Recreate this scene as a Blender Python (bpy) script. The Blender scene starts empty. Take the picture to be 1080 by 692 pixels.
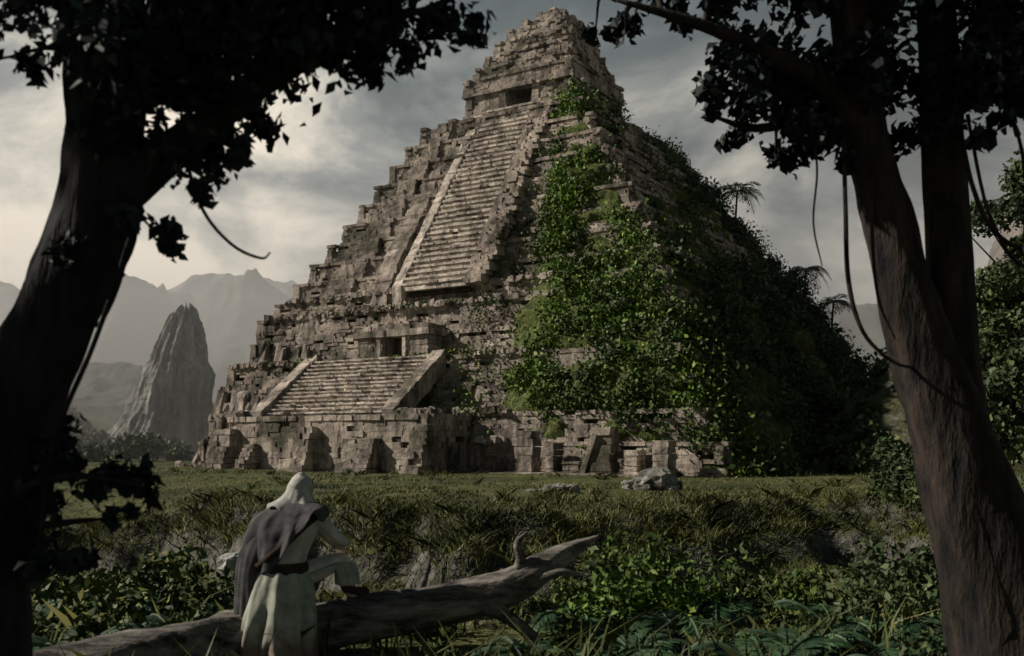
import bpy, math, numpy as np
from mathutils import Vector, Matrix
rng=np.random.default_rng(7)
S=bpy.context.scene
S.view_settings.view_transform='Standard'; S.view_settings.look='None'; S.view_settings.exposure=0
# ------------------------------------------------------------ helpers
def _h(ix,iy,iz):
    n=(ix*374761393+iy*668265263+iz*1274126177)&0xffffffff
    n=((n^(n>>13))*1274126177)&0xffffffff
    return ((n^(n>>16))&0xffff)/65535.0
def vn(p):
    p=np.asarray(p,float); i=np.floor(p).astype(np.int64); f=p-i; f=f*f*(3-2*f)
    r=0
    for a in (0,1):
        for b in (0,1):
            for c in (0,1):
                w=(f[...,0] if a else 1-f[...,0])*(f[...,1] if b else 1-f[...,1])*(f[...,2] if c else 1-f[...,2])
                r=r+w*_h(i[...,0]+a,i[...,1]+b,i[...,2]+c)
    return r*2-1
def fbm(p,o=4):
    p=np.asarray(p,float); r=0;a=1;t=0
    for k in range(o):
        r=r+a*vn(p*(2**k)+17.3*k); t+=a; a*=.5
    return r/t
def ridged(p,o=5):
    p=np.asarray(p,float); r=0;a=1;t=0
    for k in range(o):
        r=r+a*(1-2*np.abs(vn(p*(2**k)+11.7*k))); t+=a; a*=.55
    return r/t
def xyz(x,y,z): return np.stack(np.broadcast_arrays(np.asarray(x,float),np.asarray(y,float),np.asarray(z,float)),-1)
def sm(a,b,x): t=np.clip((x-a)/(b-a),0,1); return t*t*(3-2*t)
def empty(name,loc=(0,0,0),rz=0):
    o=bpy.data.objects.new(name,None); S.collection.objects.link(o); o.location=loc; o.rotation_euler=(0,0,rz); o.empty_display_size=.3; return o
def mk(name,v,f,mat=None,parent=None,smooth=False):
    me=bpy.data.meshes.new(name)
    v=np.asarray(v,float)
    if isinstance(f,np.ndarray):
        k=f.shape[1]; n=len(f)
        me.vertices.add(len(v)); me.vertices.foreach_set('co',v.ravel())
        me.loops.add(n*k); me.loops.foreach_set('vertex_index',f.astype(np.int32).ravel())
        me.polygons.add(n); me.polygons.foreach_set('loop_start',np.arange(0,n*k,k,dtype=np.int32))
        me.update(calc_edges=True)
    else:
        me.from_pydata([tuple(a) for a in v],[],f)
    me.validate()
    if smooth: me.polygons.foreach_set('use_smooth',[True]*len(me.polygons))
    if mat: me.materials.append(mat)
    o=bpy.data.objects.new(name,me); S.collection.objects.link(o)
    if parent: o.parent=parent
    return o
class Acc:
    def __init__(s): s.v=[];s.f=[];s.n=0
    def add(s,v,f):
        v=np.asarray(v,float); s.v.append(v); s.f+= [tuple(i+s.n for i in q) for q in f]; s.n+=len(v)
    def hexa(s,c):
        s.add(c,[(0,3,2,1),(4,5,6,7),(0,1,5,4),(1,2,6,5),(2,3,7,6),(3,0,4,7)])
    def box(s,x0,x1,y0,y1,z0,z1,j=0):
        c=np.array([[x0,y0,z0],[x1,y0,z0],[x1,y1,z0],[x0,y1,z0],[x0,y0,z1],[x1,y0,z1],[x1,y1,z1],[x0,y1,z1]],float)
        if j: c+=rng.uniform(-j,j,(8,3))
        s.hexa(c)
    def obj(s,name,mat,parent=None,smooth=False): return mk(name,np.concatenate(s.v),s.f,mat,parent,smooth)
def grid_faces(nu,nv,wrap=False):
    a=np.arange(nu-1)[:,None]; m=nv if wrap else nv-1
    b=np.arange(m)[None,:]; b2=(b+1)%nv
    return np.stack(np.broadcast_arrays(a*nv+b,a*nv+b2,(a+1)*nv+b2,(a+1)*nv+b),-1).reshape(-1,4)
def crom(P,n):
    P=np.asarray(P,float); P=np.vstack([2*P[0]-P[1],P,2*P[-1]-P[-2]]); out=[]
    for i in range(1,len(P)-2):
        for t in np.linspace(0,1,n,endpoint=False):
            a,b,c,d=P[i-1:i+3]
            out.append(.5*((2*b)+(-a+c)*t+(2*a-5*b+4*c-d)*t*t+(-a+3*b-3*c+d)*t**3))
    out.append(P[-2]); return np.array(out)
def tube(acc,pts,rad,seg=14,n=6,rough=.0,ridge=0.,seed=0):
    Q=crom(np.column_stack([np.asarray(pts,float),np.asarray(rad,float)]),n)
    P=Q[:,:3]; R=np.maximum(Q[:,3],.001)
    T=np.gradient(P,axis=0); T/=np.linalg.norm(T,axis=1)[:,None]
    ref=np.array([.3,.9,.1]) if abs(T[0][1])<.8 else np.array([1,0,.2])
    A=np.cross(T,ref); A/=np.linalg.norm(A,axis=1)[:,None]; B=np.cross(T,A)
    th=np.linspace(0,2*math.pi,seg,endpoint=False)
    ring=A[:,None,:]*np.cos(th)[None,:,None]+B[:,None,:]*np.sin(th)[None,:,None]
    V0=P[:,None,:]+ring*R[:,None,None]
    k=np.ones(V0.shape[:2])
    if rough: k+=rough*fbm(V0*2.2+seed,3)
    if ridge:
        s=np.arange(len(P))[:,None]*.12
        k+=ridge*fbm(xyz(np.cos(th)[None,:]*2.6,np.sin(th)[None,:]*2.6,s+seed),3)
    V=P[:,None,:]+ring*(R[:,None]*k)[:,:,None]
    V=V.reshape(-1,3); F=[tuple(q) for q in grid_faces(len(P),seg,True)]
    m=len(V); V=np.vstack([V,P[0],P[-1]])
    F+=[(m,(i+1)%seg,i) for i in range(seg)]
    o=(len(P)-1)*seg; F+=[(m+1,o+i,o+(i+1)%seg) for i in range(seg)]
    acc.add(V,F)
def unit(a): return a/np.maximum(np.linalg.norm(a,axis=-1,keepdims=True),1e-6)
def leaves(name,pos,size,mat,parent=None,bias=None,aspect=.5,fold=.15):
    pos=np.asarray(pos,float); N=len(pos)
    d=unit(rng.normal(size=(N,3))+(0 if bias is None else bias))
    s=unit(np.cross(d,rng.normal(size=(N,3)))); nrm=np.cross(d,s)
    L=(np.broadcast_to(size,(N,))*rng.uniform(.6,1.3,N))[:,None]
    a=pos-d*L*.5; b=pos+s*L*aspect*.5+nrm*L*fold; c=pos+d*L*.5; e=pos-s*L*aspect*.5+nrm*L*fold
    V=np.stack([a,b,c,e],1).reshape(-1,3)
    return mk(name,V,np.arange(4*N).reshape(-1,4),mat,parent)
def blades(name,pos,h,w,mat,parent=None,lean=.35):
    pos=np.asarray(pos,float); N=len(pos)
    th=rng.uniform(0,6.28,N); H=(np.broadcast_to(h,(N,))*rng.uniform(.5,1.4,N))[:,None]
    s=np.stack([np.cos(th),np.sin(th),0*th],1)*w*.5*rng.uniform(.7,1.3,(N,1))
    ln=rng.normal(size=(N,3))*lean; ln[:,2]=0
    up=np.array([0,0,1.])
    m=pos+(up*.55+ln*.35)*H; t=pos+(up*.9+ln)*H
    V=np.stack([pos-s,pos+s,m+s*.7,t,m-s*.7],1).reshape(-1,3)
    return mk(name,V,np.arange(5*N).reshape(-1,5),mat,parent)
# ------------------------------------------------------------ materials
def newmat(name):
    m=bpy.data.materials.new(name); m.use_nodes=True; nt=m.node_tree; nt.nodes.clear()
    o=nt.nodes.new('ShaderNodeOutputMaterial'); p=nt.nodes.new('ShaderNodeBsdfPrincipled')
    p.inputs['Specular IOR Level'].default_value=.2
    nt.links.new(p.outputs[0],o.inputs[0]); return m,nt,p,o
def N(nt,t,**k):
    n=nt.nodes.new(t)
    for a,b in k.items(): setattr(n,a,b)
    return n
def noise(nt,vec,scale,detail=3,rough=.6,dist=0):
    n=N(nt,'ShaderNodeTexNoise'); n.inputs['Scale'].default_value=scale; n.inputs['Detail'].default_value=detail
    n.inputs['Roughness'].default_value=rough; n.inputs['Distortion'].default_value=dist
    nt.links.new(vec,n.inputs['Vector']); return n.outputs['Fac']
def ramp(nt,fac,stops):
    r=N(nt,'ShaderNodeValToRGB'); e=r.color_ramp.elements
    while len(e)<len(stops): e.new(.5)
    for i,(p,c) in enumerate(stops):
        e[i].position=p; e[i].color=(c[0],c[1],c[2],1) if not isinstance(c,(int,float)) else (c,c,c,1)
    nt.links.new(fac,r.inputs[0]); return r.outputs[0]
def mixc(nt,fac,a,b,mode='MIX'):
    m=N(nt,'ShaderNodeMix',data_type='RGBA',blend_type=mode)
    for s,x in ((0,fac),(6,a),(7,b)):
        if hasattr(x,'is_linked'): nt.links.new(x,m.inputs[s])
        elif s==0: m.inputs[0].default_value=x
        else: m.inputs[s].default_value=(*x,1)
    return m.outputs[2]
def objco(nt,scale=(1,1,1)):
    t=N(nt,'ShaderNodeTexCoord'); mp=N(nt,'ShaderNodeMapping'); mp.inputs['Scale'].default_value=scale
    nt.links.new(t.outputs['Object'],mp.inputs[0]); return mp.outputs[0]
def bump(nt,p,h,strength,dist):
    b=N(nt,'ShaderNodeBump'); b.inputs['Strength'].default_value=strength; b.inputs['Distance'].default_value=dist
    nt.links.new(h,b.inputs['Height']); nt.links.new(b.outputs[0],p.inputs['Normal'])
def island(nt): return N(nt,'ShaderNodeNewGeometry').outputs['Random Per Island']
def stone_mat(name,a=(.14,.12,.105),b=(.62,.54,.46),moss=.35,sc=1.,bs=.8):
    m,nt,p,o=newmat(name); c=objco(nt); cs=objco(nt,(1,1,.22))
    n1=noise(nt,c,.35*sc,4,.65); n2=noise(nt,c,3.5*sc,4,.7); n3=noise(nt,cs,1.3*sc,4,.65)
    col=ramp(nt,n1,[(.33,a),(.62,b)])
    col=mixc(nt,.55,col,ramp(nt,n2,[(.3,(.3,.3,.3)),(.7,(1,1,.98))]),'MULTIPLY')
    col=mixc(nt,.8,col,ramp(nt,n3,[(.38,(.2,.19,.2)),(.54,(1,1,1))]),'MULTIPLY')
    col=mixc(nt,.55,col,ramp(nt,island(nt),[(0,(.4,.4,.42)),(1,(1,1,1))]),'MULTIPLY')
    if moss: col=mixc(nt,ramp(nt,n1,[(.38,moss),(.46,0)]),col,(.045,.06,.02))
    nt.links.new(col,p.inputs['Base Color']); p.inputs['Roughness'].default_value=.9
    bump(nt,p,n2,bs,.12/sc); return m
def leaf_mat(name,a,b,c2=None,ns=.3):
    m,nt,p,o=newmat(name); c=objco(nt)
    col=ramp(nt,island(nt),[(0,a),(.75,b),(1,c2 or b)])
    col=mixc(nt,.85,col,ramp(nt,noise(nt,c,ns,2),[(.38,(.25,.3,.3)),(.62,(1,1,.9))]),'MULTIPLY')
    nt.links.new(col,p.inputs['Base Color']); p.inputs['Roughness'].default_value=.6; p.inputs['Specular IOR Level'].default_value=.25
    return m
def bark_mat(name,a,b,sc=1.,vert=(1,1,.2),bs=1.):
    m,nt,p,o=newmat(name); c=objco(nt,vert); n=noise(nt,c,9*sc,4,.7); n2=noise(nt,objco(nt),2*sc,3)
    col=ramp(nt,n,[(.35,a),(.65,b)]); col=mixc(nt,.7,col,ramp(nt,n2,[(.35,(.3,.32,.32)),(.65,(1,1,1))]),'MULTIPLY')
    nt.links.new(col,p.inputs['Base Color']); p.inputs['Roughness'].default_value=.9; bump(nt,p,n,bs,.05); return m
def cloth_mat(name,a,b,sc=12,dirt=None):
    m,nt,p,o=newmat(name); c=objco(nt); n=noise(nt,c,sc,4,.6); col=ramp(nt,n,[(.3,a),(.7,b)])
    if dirt:
        sp=N(nt,'ShaderNodeSeparateXYZ'); nt.links.new(c,sp.inputs[0])
        ma=N(nt,'ShaderNodeMath',operation='MULTIPLY_ADD'); nt.links.new(n,ma.inputs[0]); ma.inputs[1].default_value=.5; nt.links.new(sp.outputs[2],ma.inputs[2])
        col=mixc(nt,ramp(nt,ma.outputs[0],[(.38,.55),(.62,0)]),col,dirt)
    nt.links.new(col,p.inputs['Base Color']); p.inputs['Roughness'].default_value=.95
    bump(nt,p,noise(nt,c,180,2),.25,.004); return m
STONE=stone_mat('weathered_limestone'); STAIR=stone_mat('sunlit_stair_stone',(.50,.44,.38),(.84,.76,.66),0)  # stair albedo raised, so the sunlit highlight is partly in the colour
DARKST=stone_mat('dark_core_stone',(.05,.045,.04),(.16,.14,.12),.5)
ROCK=stone_mat('cliff_rock',(.20,.21,.20),(.42,.43,.40),.4,.6); ROCKW=stone_mat('warm_rock',(.14,.11,.09),(.4,.31,.24),.2,.3)  # cliff rock paled so its colour stands in for haze on the spire
RUB=stone_mat('rubble_stone',(.14,.14,.13),(.45,.43,.39),.3,1.5)
IVY=leaf_mat('ivy_leaves',(.035,.075,.012),(.11,.20,.025),(.24,.31,.055),.22)
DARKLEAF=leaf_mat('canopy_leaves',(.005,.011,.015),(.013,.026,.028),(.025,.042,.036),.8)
JUNG=leaf_mat('jungle_leaves',(.04,.065,.025),(.085,.13,.05),(.15,.18,.075),.1)
BUSH=leaf_mat('bush_leaves',(.03,.065,.015),(.09,.14,.028),(.26,.25,.06),.9)
FERN=leaf_mat('fern_leaves',(.025,.065,.03),(.055,.12,.055),(.10,.17,.08),.9)
GRASS=leaf_mat('grass_blades',(.065,.08,.022),(.15,.165,.05),(.27,.25,.10),.3)
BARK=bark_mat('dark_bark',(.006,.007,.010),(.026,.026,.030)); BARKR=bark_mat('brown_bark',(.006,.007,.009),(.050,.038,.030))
LOGM=bark_mat('dead_wood',(.03,.028,.026),(.28,.26,.23),1.,(.22,1,1),1.)
def ground_mat():
    m,nt,p,o=newmat('grassy_soil'); c=objco(nt); n=noise(nt,c,.16,4,.7); n2=noise(nt,c,2.2,4,.7); n3=noise(nt,c,.6,4,.6)
    col=ramp(nt,n,[(.3,(.03,.042,.016)),(.5,(.095,.11,.034)),(.7,(.18,.18,.07))])
    col=mixc(nt,ramp(nt,n3,[(.55,0),(.66,.5)]),col,(.15,.135,.11))
    g=N(nt,'ShaderNodeNewGeometry'); sp=N(nt,'ShaderNodeSeparateXYZ'); nt.links.new(g.outputs['True Normal'],sp.inputs[0])
    rk=ramp(nt,noise(nt,objco(nt,(1,1,.4)),1.6,4,.7),[(.35,(.03,.032,.026)),(.65,(.19,.185,.16))])
    col=mixc(nt,ramp(nt,sp.outputs[2],[(.70,1),(.88,0)]),col,rk)
    col=mixc(nt,.75,col,ramp(nt,n2,[(.35,(.25,.25,.25)),(.65,(1,1,1))]),'MULTIPLY')
    nt.links.new(col,p.inputs['Base Color']); p.inputs['Roughness'].default_value=.95; bump(nt,p,n2,1,.3); return m
GROUND=ground_mat()
def hill_mat(name,a,b,sc):
    m,nt,p,o=newmat(name); c=objco(nt,(1,1,.5)); n=noise(nt,c,sc,4,.65)
    nt.links.new(ramp(nt,n,[(.35,a),(.65,b)]),p.inputs['Base Color']); p.inputs['Roughness'].default_value=1; bump(nt,p,n,.6,1/sc*.3); return m
# ------------------------------------------------------------ terrain
def EDGE(x): return 29+15*sm(-7,-15,x)+7*fbm(xyz(x*.12,2,0),3)+1.6*fbm(xyz(x*.7,6,0),3)+3*sm(8,16,x)
def H(x,y):
    x=np.asarray(x,float); y=np.asarray(y,float)
    nz=fbm(xyz(x*.09,y*.09,0),4); nf=fbm(xyz(x*.5,y*.5,5),3); nh=ridged(xyz(x*.45,y*.45,2),5)
    e=y-EDGE(x); top=.18*nz
    low=-2.1+.35*nz+.15*nf
    z=low+(top-low)*(.55*sm(-3.2,-1.6,e)+.45*sm(-1.4,.6,e))
    fg=.12+.22*nz+.05*nf+.25*sm(3,8,x)
    z=fg+(z-fg)*sm(10.5,15.5,y+1.0*nz)
    z=z+(.10*nf+.34*nh)*sm(0,1,1-abs(e+2.2)/5)*sm(11,15,y)+.09*nh*sm(0,1,1-abs(e-4)/14)*sm(14,18,y)
    d=np.hypot((x-28)/10.5,(y-73)/11); z=z+8.6*np.clip(1-d,0,1)**1.15*(1+.12*nf)
    z=z+16*sm(40,90,x)*sm(50,95,y)*(1+.3*nz)
    z=z+9*sm(-40,-90,x)*sm(60,130,y)
    z=z-2.0*sm(-9,-20,x)*sm(60,40,y)*sm(14,22,y)
    return z
ts=np.linspace(-5.6,5.6,340); xs=6*np.sinh(ts)
ysn=np.concatenate([np.linspace(-60,0,20),np.linspace(.4,16,50),np.linspace(16.2,46,170),np.linspace(46.6,130,90),130+ (np.linspace(.02,1,50)**2.5)*2600])
GX,GY=np.meshgrid(xs,ysn,indexing='ij'); GZ=H(GX,GY)
mk('ground',xyz(GX,GY,GZ).reshape(-1,3),grid_faces(len(xs),len(ysn)),GROUND,None,True)
# ------------------------------------------------------------ pyramid
PC=(3.07,95,0); TH=math.radians(33)
PYR=empty('stepped_stone_pyramid',PC,-TH)
core=Acc(); blk=Acc()
def wall(acc,p0,p1,z0,z1,nrm,ch=.27,batter=.03,miss=.03,lip=.10,bl=(.35,1.2),jit=.02,prot=.03,depth=.8,edge=1.0,lump=.22):
    p0=np.array(p0,float);p1=np.array(p1,float);L=np.linalg.norm(p1-p0);d=(p1-p0)/L;n=np.array(nrm,float)
    nc=max(1,int(round((z1-z0)/ch)));h=(z1-z0)/nc
    for k in range(nc):
        top=(k==nc-1); cuts=[0.]
        while cuts[-1]<L: cuts.append(cuts[-1]+rng.uniform(*bl))
        cuts=np.array(cuts); A_=cuts[:-1]; B_=np.minimum(cuts[1:],L); mid=(A_+B_)/2
        q=p0[None,:]+d[None,:]*mid[:,None]
        LM=fbm(np.column_stack([q[:,0]*.45,q[:,1]*.45,np.full(len(q),(z0+k*h)*.8)]),3)
        for a,b,lm in zip(A_,B_,LM):
            if b-a<.1: continue
            m=miss*(2 if k>=nc-2 else .7)
            e=min(a,L-b)
            if e<edge: m+=.22*(k+1)/nc
            if rng.random()<m: continue
            if lm<-.42 and k>nc*.5: continue
            off=-batter*k+rng.normal()*prot+(lip if top else 0)+lump*lm
            A=p0+d*a; B=p0+d*b; o=n*off; i=-n*depth
            za=z0+k*h; zb=za+h
            c=[A+o,B+o,B+i,A+i]
            v=np.array([[q[0],q[1],za] for q in c]+[[q[0],q[1],zb] for q in c])
            v+=rng.uniform(-jit,jit,(8,3))
            acc.hexa(v)
def tier(z0,z1,al,ar,wf,wb,**k):
    bt=k.get('batter',.03)*(z1-z0)/.27*.9+.5
    core.box(-al+bt,ar-bt,-wf+bt,wb-bt,z0,z1-.06)
    wall(blk,(-al,-wf),(ar,-wf),z0,z1,(0,-1),**k)
    wall(blk,(ar,-wf),(ar,wb),z0,z1,(1,0),**k)
    wall(blk,(-al,wb),(-al,-wf),z0,z1,(-1,0),**k)
    if z0>5: 
        k2=dict(k); k2.update(bl=(1.2,2.4),ch=.6); wall(blk,(ar,wb),(-al,wb),z0,z1,(0,1),**k2)
tier(-.6,2.0,17.9,27.5,25.3,20,miss=.05); tier(2.0,4.0,17.3,26,24.6,19.5,miss=.07)
tier(4.0,6.2,18.2,24.5,22.9,19,miss=.08,lump=.5); tier(6.2,8.2,17.8,23.2,22.2,18.6,miss=.06,lump=.4)
tier(8.2,10.4,18.4,22,19.2,18,miss=.07,lump=.4); tier(10.4,12.5,18.0,21,18.7,17.6,miss=.05,lump=.4)
tier(12.5,14.0,17.3,20.2,17.4,17.2,miss=.05)
nt_=9
for i in range(nt_):
    a=16.2-i*8.9/nt_; k=1-i/nt_; dh=16.3/nt_
    z0=14+i*dh; z1=z0+dh
    tier(z0,z1,a,a+3.2*k,a,a+1.5*k,miss=.035,lip=.16,batter=.06,lump=.3)
    for f0,f1 in ((.74,.56),):
        u0,u1=-a*f0,-a*f1
        for c_ in range(4):
            zz0=z0+dh*c_/4; zz1=z0+dh*(c_+1)/4; ww=a+.45-.16*c_; um=(u0+u1)/2+rng.uniform(-.4,.4)
            blk.box(u0+rng.normal()*.08,um-.01,-ww+rng.normal()*.05,-a+.3,zz0,zz1,.06); blk.box(um,u1+rng.normal()*.08,-ww+rng.normal()*.05,-a+.3,zz0,zz1,.06)
tier(30.3,31.3,6.5,6.7,6.3,5.6,lip=.2)
def wallbox(x0,x1,w0,w1,z0,z1,**k):
    bt=k.get('batter',.03)*(z1-z0)/.27*.9+.4; bt=min(bt,(w1-w0)/2-.1,(x1-x0)/2-.1)
    core.box(x0+bt,x1-bt,-w1+bt,-w0-bt,z0,z1-.05)
    wall(blk,(x0,-w1),(x1,-w1),z0,z1,(0,-1),**k); wall(blk,(x1,-w1),(x1,-w0),z0,z1,(1,0),**k)
    wall(blk,(x0,-w0),(x0,-w1),z0,z1,(-1,0),**k); wall(blk,(x1,-w0),(x0,-w0),z0,z1,(0,1),**k)
dc=.3; TW=dict(miss=.01,prot=.02,bl=(.5,1.2),lump=.06)
wallbox(-5.6,dc-1.25,-4.6,5.0,31.3,33.4,**TW); wallbox(dc+1.25,5.7,-4.6,5.0,31.3,33.4,**TW)
core.box(dc-1.5,dc+1.5,-2.2,4,31.3,33.4)
wallbox(-5.75,5.85,-4.7,5.15,33.4,35.0,miss=.01,prot=.03,bl=(.6,1.3),lip=.22,batter=.06,lump=.06)
blk.box(dc-1.6,dc+1.6,-5.35,-4.6,33.35,33.75,.02)
CB=dict(miss=.07,prot=.1,batter=.10,bl=(.3,.8),lump=.5)
wallbox(-5.3,5.3,-4.2,4.2,35.0,36.3,**CB); wallbox(-4.8,4.7,-3.6,3.4,36.3,37.6,**CB); wallbox(-3.9,4.3,-3.0,2.9,37.6,38.9,**CB)
wallbox(-2.9,3.8,-2.4,2.3,38.9,40.0,**CB); wallbox(-1.6,3.1,-1.9,1.8,40.0,40.8,**CB); wallbox(-.3,2.3,-1.4,1.4,40.8,41.3,**CB)
st=Acc(); sc=.9
n=34; z0,z1=14.0,31.0; w0,w1=18.2,6.9
core.add([[sc-3,-w0+.5,z0-.5],[sc+3,-w0+.5,z0-.5],[sc+3,-w1,z0-.5],[sc-3,-w1,z0-.5],[sc+3,-w1+.3,z1-.9],[sc-3,-w1+.3,z1-.9]],[(0,1,4,5),(1,2,4),(0,5,3),(0,3,2,1),(2,3,5,4)])
def flight(c,hwf,n,z0,z1,w0,w1,mss,j=.02):
    for i in range(n):
        z=z0+(z1-z0)*i/n; w=w0+(w1-w0)*i/n; dz=(z1-z0)/n; dw=(w0-w1)/n
        hw=hwf(i/n); s=c-hw
        while s<c+hw:
            l=rng.uniform(.5,1.5); b=min(s+l,c+hw); o=.10*float(fbm(np.array([s*.6,w*.5,z*.5]),2))
            if rng.random()>mss:
                st.box(s,b-.015,-w-.08-o+rng.normal()*.03,-w+dw+.3,z+dz*.62,z+dz*rng.uniform(.92,1.02),j)
                st.box(s,b-.015,-w+.05-o,-w+dw+.3,z-.12,z+dz*.60,j)
            s+=l
flight(sc,lambda f:3.1-.7*f,n,z0,z1,w0,w1,.03)
def ramp_slab(acc,u0,u1,wa,za,wb_,zb,th,segs,j=.06,skip=0):
    for k in range(segs):
        if rng.random()<skip: continue
        f0,f1=k/segs,(k+1)/segs-.03/segs
        A=(wa+(wb_-wa)*f0,za+(zb-za)*f0);B=(wa+(wb_-wa)*f1,za+(zb-za)*f1)
        c=np.array([[u0,-A[0],A[1]-1.2],[u1,-A[0],A[1]-1.2],[u1,-B[0],B[1]-1.2],[u0,-B[0],B[1]-1.2],
                    [u0,-A[0]-th*.4,A[1]+th],[u1,-A[0]-th*.4,A[1]+th],[u1,-B[0]-th*.4,B[1]+th],[u0,-B[0]-th*.4,B[1]+th]])
        acc.hexa(c+rng.uniform(-j,j,(8,3)))
ramp_slab(st,sc-4.0,sc-3.12,w0,z0,w1,z1-.5,.3,30,.07,.06)
for i in range(56):
    f=i/56; z=z0+(z1-z0)*f; w=w0+(w1-w0)*f+.15
    s=sc+3.12-.5*f
    while s<sc+4.6-.5*f:
        l=rng.uniform(.4,.9); 
        if rng.random()>.06: blk.box(s,s+l-.02,-w-.25+rng.normal()*.07,-w+.8,z-.02,z+.32,.03)
        s+=l
ramp_slab(blk,sc-7.0,sc-5.2,17.4,z0,9.5,26,.35,16,.16,.12)
def shrine():
    a=Acc(); x0,x1=-4.1,2.7; wf,wb=21.2,18.9; z=8.2; d0,d1=-1.75,.35
    for k in range(5):
        za,zb=z+.35*k,z+.35*(k+1)-.008
        s=x0
        while s<x1-.05:
            e=min(s+rng.uniform(.5,1.1),x1)
            for a_,b_ in ((s,min(e,d0)),(max(s,d1),e)):
                if b_-a_>.08: a.box(a_,b_-.012,-wf+rng.normal()*.03,-wb,za,zb,.015)
            s=e
    a.box(d0,d1,-wb-.4,-wb,z,z+1.75,.01)
    for k in range(7): 
        u=x0-.25+k*(x1-x0+.5)/7; a.box(u,u+(x1-x0+.5)/7-.02,-wf-.25+rng.normal()*.03,-wb,z+1.76,z+2.25,.03)
    for k in range(8):
        u=x0+.3+k*(x1-x0-.5)/8; a.box(u,u+(x1-x0-.5)/8-.03,-wf+.2+rng.normal()*.05,-wb,z+2.26,z+2.7+rng.uniform(-.1,.15),.05)
    a.box(d0-.35,d0-.02,-wf-.18,-wf-.08,z,z+1.7,.015); a.box(d1+.02,d1+.35,-wf-.18,-wf-.08,z,z+1.7,.015)
    return a.obj('shrine',STONE,PYR)
shrine()
lc=-1.6; n=14; z0,z1=3.8,8.25; w0,w1=27.8,22.4; hw=5.7
core.box(-10.2,9.1,-29.3,-24.5,-.6,3.72)
PW=dict(miss=.03,lip=.15,bl=(.5,1.3),ch=.36,lump=.25)
wall(blk,(-10.7,-29.7),(9.5,-29.7),-.6,3.8,(0,-1),**PW); wall(blk,(9.5,-29.7),(9.5,-25),-.6,3.8,(1,0),**PW); wall(blk,(-10.7,-25),(-10.7,-29.7),-.6,3.8,(-1,0),**PW)
core.add([[lc-hw,-w0+.4,z0-.2],[lc+hw,-w0+.4,z0-.2],[lc+hw,-w1,z0-.2],[lc-hw,-w1,z0-.2],[lc+hw,-w1,z1-.6],[lc-hw,-w1,z1-.6]],[(0,1,4,5),(1,2,4),(0,5,3),(0,3,2,1),(2,3,5,4)])
flight(lc,lambda f:hw,n,z0,z1,w0,w1,.02,.02)
ramp_slab(blk,lc-hw-1.2,lc-hw-.02,w0+.3,z0+.1,w1,z1,.32,11,.06); ramp_slab(blk,lc+hw+.02,lc+hw+1.1,w0+.3,z0+.1,w1,z1,.32,11,.06)
for u,hh,wd in ((-9.4,3.3,1.0),(-6.6,2.2,.5),(-1.0,3.4,.6),(3.9,2.6,1.3),(8.9,3.5,.7)):
    for k in range(8):
        f=k/8; um=u+rng.uniform(-.3,.3); 
        blk.box(u-wd,um-.01,-31.2+1.2*f+rng.normal()*.08,-29.5,-.4+hh*f,-.4+hh*(f+.125),.05); blk.box(um,u+wd,-31.2+1.2*f+rng.normal()*.08,-29.5,-.4+hh*f,-.4+hh*(f+.125),.05)
for k in range(60):
    u=rng.uniform(-18,-10.5); w=rng.choice([25.2,22.9,19.3]); zb={25.2:0,22.9:4,19.3:8.2}[float(w)]; h=rng.uniform(.5,2.6); d=rng.uniform(.4,1.3); ww=rng.uniform(.4,1.1)
    c=np.array([[u,-w-d,zb-.2],[u+ww,-w-d,zb-.2],[u+ww,-w,zb-.2],[u,-w,zb-.2],[u+.1,-w-.2,zb+h],[u+ww*.8,-w-.2,zb+h*.9],[u+ww*.8,-w,zb+h],[u+.1,-w,zb+h]]); blk.hexa(c+rng.uniform(-.2,.2,(8,3)))
for u,hgt,wd in ((12.0,1.1,.5),(15.0,2.7,.62),(16.9,1.9,.3),(18.4,.8,.6),(20.4,2.9,.68),(22.4,1.5,.45),(24.3,2.1,.5)):
    for k in range(6): blk.box(u-wd*rng.uniform(.85,1.05),u+wd*rng.uniform(.85,1.05),-27.4-rng.uniform(0,.1),-26.3,-.3+k*(hgt+.3)/6,-.3+(k+1)*(hgt+.3)/6-.015,.05)
c=np.array([[18.9,-27.6,-.2],[19.3,-27.6,-.2],[19.3,-27.1,-.2],[18.9,-27.1,-.2],[20.0,-27.7,2.5],[20.3,-27.7,2.4],[20.3,-27.2,2.4],[20.0,-27.2,2.5]]); blk.hexa(c)
for k in range(9): blk.box(8+k*1.9-.6,9.9+k*1.9-.65,-28.6+rng.uniform(0,.5),-25.2,-.4,.10+rng.uniform(0,.12),.05)
for k in range(2200):
    lv=rng.integers(0,7); z,w,a=[(4.0,24.0,17),(8.2,21.6,17.4),(12.5,18.2,17),(14,16.9,16),(0,26.5,19),(3.8,28.5,10),(2.0,25.1,17)][lv]
    u=rng.uniform(-a,min(a,12)); s=rng.uniform(.06,.3)
    if lv==5 : u=rng.choice([rng.uniform(-10,-8.8),rng.uniform(6,9)])
    if lv==1 and -9<u<6: continue
    ww=w+rng.uniform(-.5,.7)
    blk.box(u-s,u+s,-ww-s*.7,-ww+s*.7,z-.1,z+s*rng.uniform(.6,1.6),s*.35)
core.obj('pyramid_core',DARKST,PYR); blk.obj('pyramid_masonry',STONE,PYR); st.obj('pyramid_staircases',STAIR,PYR)
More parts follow.
